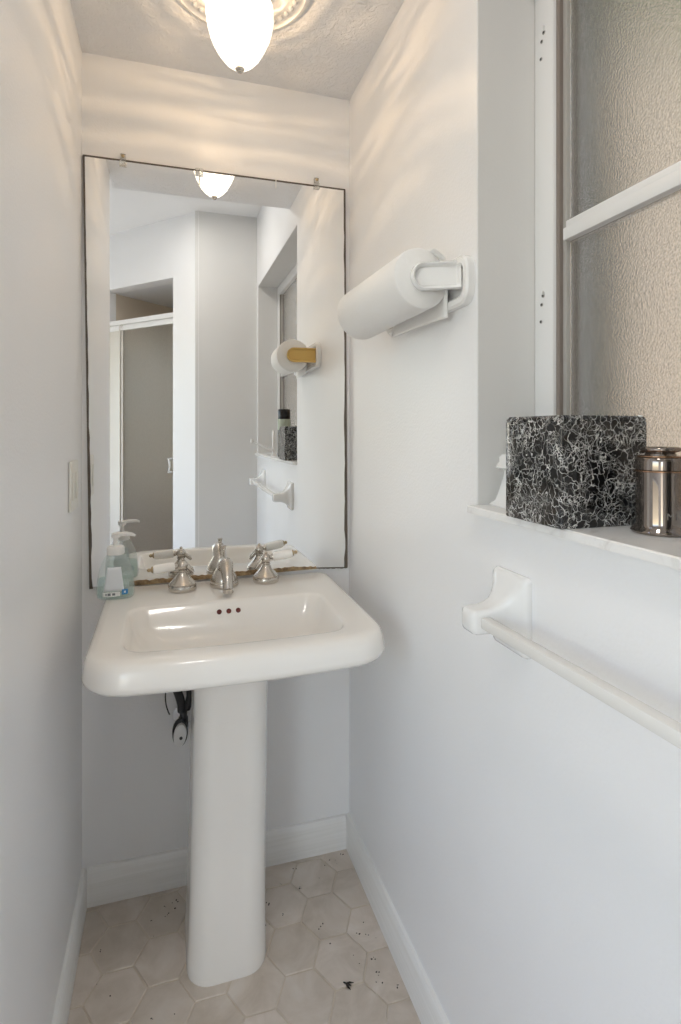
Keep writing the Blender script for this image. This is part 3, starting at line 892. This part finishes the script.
JX, JY = .8415, -1.064
jar = empty('candle_jar', (JX, JY, ZS), 'smoky mirrored glass jar with knob lid beside marbled tissue box', 'jar')
bm = bmesh.new()
lathe(bm, [(.030, .0003), (.0345, .0006), (.0358, .003), (.0345, .0055), (.0318, .008), (.0302, .011), (.0295, .015), (.0295, .076), (.0298, .0785), (.0300, .080), (.0300, .083)], (JX, JY, ZS), 'Z', 56)
jb = obj('jar_body', bm, M_smoke, jar, angle=50)
bm = bmesh.new(); lathe(bm, [(.0298, .0), (.0318, .0006), (.0320, .0020), (.0301, .0028)], (JX, JY, ZS + .0802), 'Z', 56)
obj('jar_band', bm, M_copper, jar)
bm = bmesh.new()
lathe(bm, [(.0300, .0834), (.0302, .094), (.0295, .0975), (.0275, .0998), (.022, .1010), (.015, .1015)], (JX, JY, ZS), 'Z', 56)
obj('lid_shoulder', bm, M_smoke, jar)
bm = bmesh.new(); lathe(bm, [(.0270, .0995), (.0287, .1003), (.0285, .1014), (.0225, .1020)], (JX, JY, ZS), 'Z', 56)
obj('lid_rim', bm, M_copper, jar)
bm = bmesh.new()
lathe(bm, [(.019, .1006), (.0185, .1035), (.017, .1055), (.0235, .1075), (.0245, .1095), (.0235, .112), (.020, .1133), (.004, .1137)], (JX, JY, ZS), 'Z', 40)
obj('lid_knob', bm, M_smoke, jar, angle=50)
# raised lettering wrapped round the jar
fc = bpy.data.curves.new('lettering_curve', 'FONT'); fc.body = 'MIS'; fc.size = .0125; fc.extrude = .0; fc.align_x = 'LEFT'; fc.space_character = 1.25
fo = bpy.data.objects.new('tmp_text', fc); COL.objects.link(fo)
bpy.context.view_layer.update()
me = bpy.data.meshes.new_from_object(fo.evaluated_get(bpy.context.evaluated_depsgraph_get()))
bpy.data.objects.remove(fo); bpy.data.curves.remove(fc)
bm = bmesh.new(); bm.from_mesh(me); bpy.data.meshes.remove(me)
bmesh.ops.subdivide_edges(bm, edges=bm.edges, cuts=1)
a_mid = math.atan2(-1.6453 - JY, .2206 - JX)
for v in bm.verts:
    a = a_mid + .22 + v.co.x / .0297; z = v.co.y
    v.co = Vector((JX + .0297 * math.cos(a), JY + .0297 * math.sin(a), ZS + .021 + z))
lt = obj('lettering', bm, M_letter, jb)
md = lt.modifiers.new('thick', 'SOLIDIFY'); md.thickness = .0002; md.offset = 1

# white ceramic piece behind the box
OX, OY = .812, -.788
orn = empty('ceramic_ornament', (OX, OY, ZS), 'white flared ceramic piece standing behind the marbled tissue box', 'ornament')
bm = bmesh.new()
def orr(hx, hy, z, dx=0, r=.006): return [(OX + dx + x, OY + y, ZS + z) for (_, x, y) in sq(0, 0, hx, hy, 0, min(r, hx * .8, hy * .8))]
loft(bm, [orr(.036, .034, .0002), orr(.0365, .0345, .003), orr(.034, .032, .0055), orr(.029, .027, .010), orr(.026, .024, .02), orr(.021, .020, .04), orr(.0175, .017, .056), orr(.0165, .0165, .064)])
obj('flared_base', bm, M_cer, orn, angle=50)
bm = bmesh.new()
loft(bm, [orr(.0165, .016, .0642), orr(.021, .017, .066, -.004), orr(.0265, .018, .0695, -.0065), orr(.025, .018, .074, -.005), orr(.0225, .018, .080, -.003), orr(.0235, .018, .087, -.003), orr(.021, .017, .0925, -.001), orr(.012, .011, .0955, 0)])
obj('beaked_head', bm, M_cer, orn, angle=50)

# dark bottle further along the sill, seen only in the mirror
BX, BY = .800, -1.235
bot = empty('dark_bottle', (BX, BY, ZS), 'tall black bottle with pale green label, reflected above tissue box', 'bottle')
bm = bmesh.new(); lathe(bm, [(.030, .0003), (.033, .003), (.033, .198), (.0325, .201), (.0322, .2035)], (BX, BY, ZS), 'Z', 36)
obj('bottle_body', bm, M_dark, bot)
bm = bmesh.new(); lathe(bm, [(.0332, .0), (.0335, .001), (.0335, .055), (.0332, .056)], (BX, BY, ZS + .140), 'Z', 36, False, False)
obj('label', bm, M_lab, bot)
bm = bmesh.new(); lathe(bm, [(.0305, .2037), (.0325, .206), (.0325, .242), (.0300, .247), (.002, .248)], (BX, BY, ZS), 'Z', 30)
obj('cap', bm, M_dark, bot)

# white window crank on the sill edge, seen only in the mirror
CX, CY = .760, -1.43
cr = empty('window_crank', (CX, CY, ZS), 'white curved crank handle on the sill, reflected beside tissue box', 'crank')
bm = bmesh.new(); lathe(bm, [(.016, .0003), (.016, .006), (.009, .010), (.008, .045), (.0085, .125), (.006, .135), (.001, .138)], (CX + .02, CY, ZS), 'Z', 20)
obj('crank_base', bm, M_cer, cr)
bm = bmesh.new(); tube(bm, bez((CX + .018, CY, ZS + .03), (CX - .02, CY, ZS + .035), (CX - .05, CY, ZS + .06), (CX - .095, CY, ZS + .075), 12), [.0085 - .0003 * i for i in range(13)], 12)
ca = obj('crank_arm', bm, M_cer, cr)
bm = bmesh.new(); lathe(bm, [(.004, -.006), (.009, -.004), (.010, .004), (.008, .014), (.002, .018)], (CX - .099, CY, ZS + .075), 'Z', 18)
obj('crank_knob', bm, M_cer, ca)

# ------------------------------------------------------------------ ceiling light
LX, LY = .377, -.370
med = empty('ceiling_medallion', (LX, LY, H), 'round white beaded plaster medallion on the ceiling around the light', 'ceiling medallion')
bm = bmesh.new()
lathe(bm, [(.166, -.0003), (.167, -.006), (.162, -.011), (.154, -.013), (.150, -.008), (.145, -.007), (.124, -.0075), (.119, -.012), (.112, -.014), (.105, -.010), (.085, -.012), (.075, -.018), (.060, -.020)], (LX, LY, H), 'Z', 72)
obj('medallion_disc', bm, M_med, med, angle=50)
bm = bmesh.new()
for i in range(40):
    a = 2 * PI * i / 40
    r = bmesh.ops.create_uvsphere(bm, u_segments=10, v_segments=6, radius=.0062)
    bmesh.ops.translate(bm, verts=r['verts'], vec=(LX + .134 * math.cos(a), LY + .134 * math.sin(a), H - .0095))
obj('beading', bm, M_med, med)
lamp = empty('ceiling_light', (LX, LY, H - .02), 'glowing egg-shaped ribbed glass light hanging from the ceiling', 'ceiling light')
bm = bmesh.new(); lathe(bm, [(.062, -.0205), (.066, -.024), (.066, -.040), (.060, -.046), (.035, -.046)], (LX, LY, H), 'Z', 40)
obj('canopy', bm, M_med, lamp)
bm = bmesh.new()
prof = [(.060, -.047), (.069, -.052), (.0745, -.066), (.0755, -.085), (.0725, -.108), (.0665, -.130), (.0575, -.152), (.0460, -.172), (.0330, -.188), (.0190, -.199), (.008, -.2035)]
pp = []
for (r0, h0), (r1, h1) in zip(prof, prof[1:]):
    for i in range(4):
        t = i / 4; pp.append((r0 + (r1 - r0) * t, h0 + (h1 - h0) * t))
pp.append(prof[-1])
lathe(bm, pp, (LX, LY, H), 'Z', 96, False, False, ribs=16, ribamp=.012)
shade = obj('glass_shade', bm, M_shade, lamp, angle=60)
bm = bmesh.new(); lathe(bm, [(.0095, -.2025), (.0105, -.2045), (.0085, -.2075), (.006, -.2085), (.0065, -.211), (.001, -.2135)], (LX, LY, H), 'Z', 18)
obj('shade_finial', bm, M_nickel, lamp)

GX, GY = .21, -1.40  # unseen glowing disc added to fill the lower walls and floor
gl = empty('added_fill_light', (GX, GY, H2), 'added unseen fill light disc on the bathroom ceiling behind the camera', 'ceiling light')
bm = bmesh.new(); lathe(bm, [(.112, -.0005), (.135, -.0008), (.136, -.008), (.128, -.012), (.114, -.009), (.112, -.005)], (GX, GY, H2), 'Z', 40, False, False)
obj('fill_ring', bm, M_alu, gl)
M_fill = bpy.data.materials.new('fill_light_emitter'); M_fill.use_nodes = True
b_ = M_fill.node_tree.nodes['Principled BSDF']
b_.inputs['Emission Color'].default_value = (1.0, 0.945, 0.875, 1); b_.inputs['Emission Strength'].default_value = 45.0
bm = bmesh.new(); lathe(bm, [(.111, -.0008), (.111, -.0055), (.080, -.0062), (.001, -.0066)], (GX, GY, H2), 'Z', 40)
obj('fill_disc', bm, M_fill, gl)

# ------------------------------------------------------------------ dead insect and debris on the floor
bug = empty('dead_insect', (.617, -.415, 0), 'small dark dead winged insect on the floor tile', 'insect')
d = Vector((.75, -.66, 0)); pd = Vector((.66, .75, 0))
c = Vector((.617, -.415, .0028))
bm = bmesh.new(); tube(bm, [c - d * .010, c - d * .007, c - d * .004, c - d * .002, c + d * .003, c + d * .008, c + d * .011], [.0007, .0018, .0016, .0010, .0022, .0018, .0005], 10)
obj('insect_body', bm, M_bug, bug)
for s in (-1, 1):
    bm = bmesh.new()
    tube(bm, [c - d * .003 + pd * s * .001, c + d * .004 + pd * s * .0055, c + d * .013 + pd * s * .009], [.0008, .0026, .0009], 8, .3)
    obj('wing', bm, M_bug, bug)
bm = bmesh.new()
rnd = random.Random(11)
spots = [(.60, -.25), (.63, -.09), (.66, -.05), (.69, -.04), (.72, -.035), (.70, -.06), (.58, -.11), (.575, -.04), (.52, -.09), (.615, -.31), (.68, -.30), (.705, -.30), (.715, -.31), (.72, -.33), (.71, -.27), (.69, -.43), (.70, -.41), (.73, -.45), (.655, -.35),
         (.24, -.06), (.245, -.08), (.215, -.10), (.23, -.09), (.18, -.11), (.19, -.15), (.06, -.16), (.06, -.24), (.09, -.29), (.09, -.36), (.19, -.36), (.24, -.37), (.25, -.05), (.505, -.19), (.48, -.14), (.47, -.21), (.665, -.38), (.70, -.37), (.21, -.075)]
for (x, y) in spots:
    for _ in range(rnd.choice((1, 1, 2, 3))):
        px, py = x + rnd.uniform(-.008, .008), y + rnd.uniform(-.008, .008)
        s = rnd.uniform(.0007, .0021)
        r = bmesh.ops.create_icosphere(bm, subdivisions=1, radius=1.0)
        a = rnd.uniform(0, PI)
        for v in r['verts']:
            q = Vector((v.co.x * s * rnd.uniform(1.0, 1.7), v.co.y * s, v.co.z * s * .6)); q.rotate(Matrix.Rotation(a, 3, 'Z'))
            v.co = q + Vector((min(px, W - .018), py, s * .5))
deb = tag(obj('floor_debris', bm, M_speck, smooth=False), 'dark crumbs and specks scattered over the floor tiles', 'debris'); deb['kind'] = 'stuff'

# ------------------------------------------------------------------ lights
def light(name, typ, loc, power, col, **kw):
    l = bpy.data.lights.new(name, typ); l.energy = power; l.color = col
    for k, v in kw.items(): setattr(l, k, v)
    o = bpy.data.objects.new(name, l); COL.objects.link(o); o.location = loc
    return o
light('bulb_light', 'POINT', (LX, LY, H - .118), 2.65, (1.0, 0.70, 0.42), shadow_soft_size=.003)
a = light('fill_daylight_side', 'AREA', (-1.5 - .10, (WY0 + WY1) / 2, (WZ0 + WZ1) / 2), 5, (1.0, 0.96, 0.90), shape='RECTANGLE', size=1.3, size_y=1.3)  # fill light added behind the unseen side window
a.rotation_euler = (0, -PI / 2, 0)
a = light('fill_daylight_doorway', 'AREA', ((DX0 + DX1) / 2, -3.2 - .10, 1.03), 10.5, (1.0, 0.965, 0.91), shape='RECTANGLE', size=DX1 - DX0, size_y=1.95)  # fill light added in the unseen rear doorway
a.rotation_euler = (PI / 2, 0, 0)

w = bpy.data.worlds.new('world'); S.world = w; w.use_nodes = True
nt = w.node_tree; bg = nt.nodes['Background']
sky = nt.nodes.new('ShaderNodeTexSky'); sky.sky_type = 'NISHITA'; sky.sun_disc = False; sky.sun_elevation = math.radians(50)
mxs = nt.nodes.new('ShaderNodeMix'); mxs.data_type = 'RGBA'; mxs.blend_type = 'MULTIPLY'; mxs.inputs['Factor'].default_value = 1.0
mxs.inputs['B'].default_value = (1.04, 0.98, 0.90, 1)      # hazy, less blue sky
nt.links.new(sky.outputs['Color'], mxs.inputs['A']); nt.links.new(mxs.outputs['Result'], bg.inputs['Color'])
bg.inputs['Strength'].default_value = 0.82

# ------------------------------------------------------------------ camera
cd = bpy.data.cameras.new('camera'); cam = bpy.data.objects.new('camera', cd); COL.objects.link(cam)
cam.location = (0.2206, -1.6453, 1.278)
cam.rotation_euler = (PI / 2, 0, -0.2962)
cd.sensor_fit = 'HORIZONTAL'; cd.sensor_width = 36.0; cd.lens = 560.0 / 681 * 36
cd.shift_x = (340.5 - 338.4) / 681; cd.shift_y = -(512 - 431.2) / 681
cd.clip_start = 0.01
S.camera = cam

S.view_settings.view_transform = 'Standard'; S.view_settings.look = 'None'
S.view_settings.gamma = 1.0; S.view_settings.use_curve_mapping = False
S.view_settings.exposure = -0.11
S.cycles.use_denoising = True
S.cycles.max_bounces = 14; S.cycles.diffuse_bounces = 6; S.cycles.glossy_bounces = 6; S.cycles.transmission_bounces = 10; S.cycles.transparent_max_bounces = 10
S.cycles.caustics_reflective = True; S.cycles.caustics_refractive = True
S.cycles.sample_clamp_indirect = 4.0; S.cycles.blur_glossy = 0.5
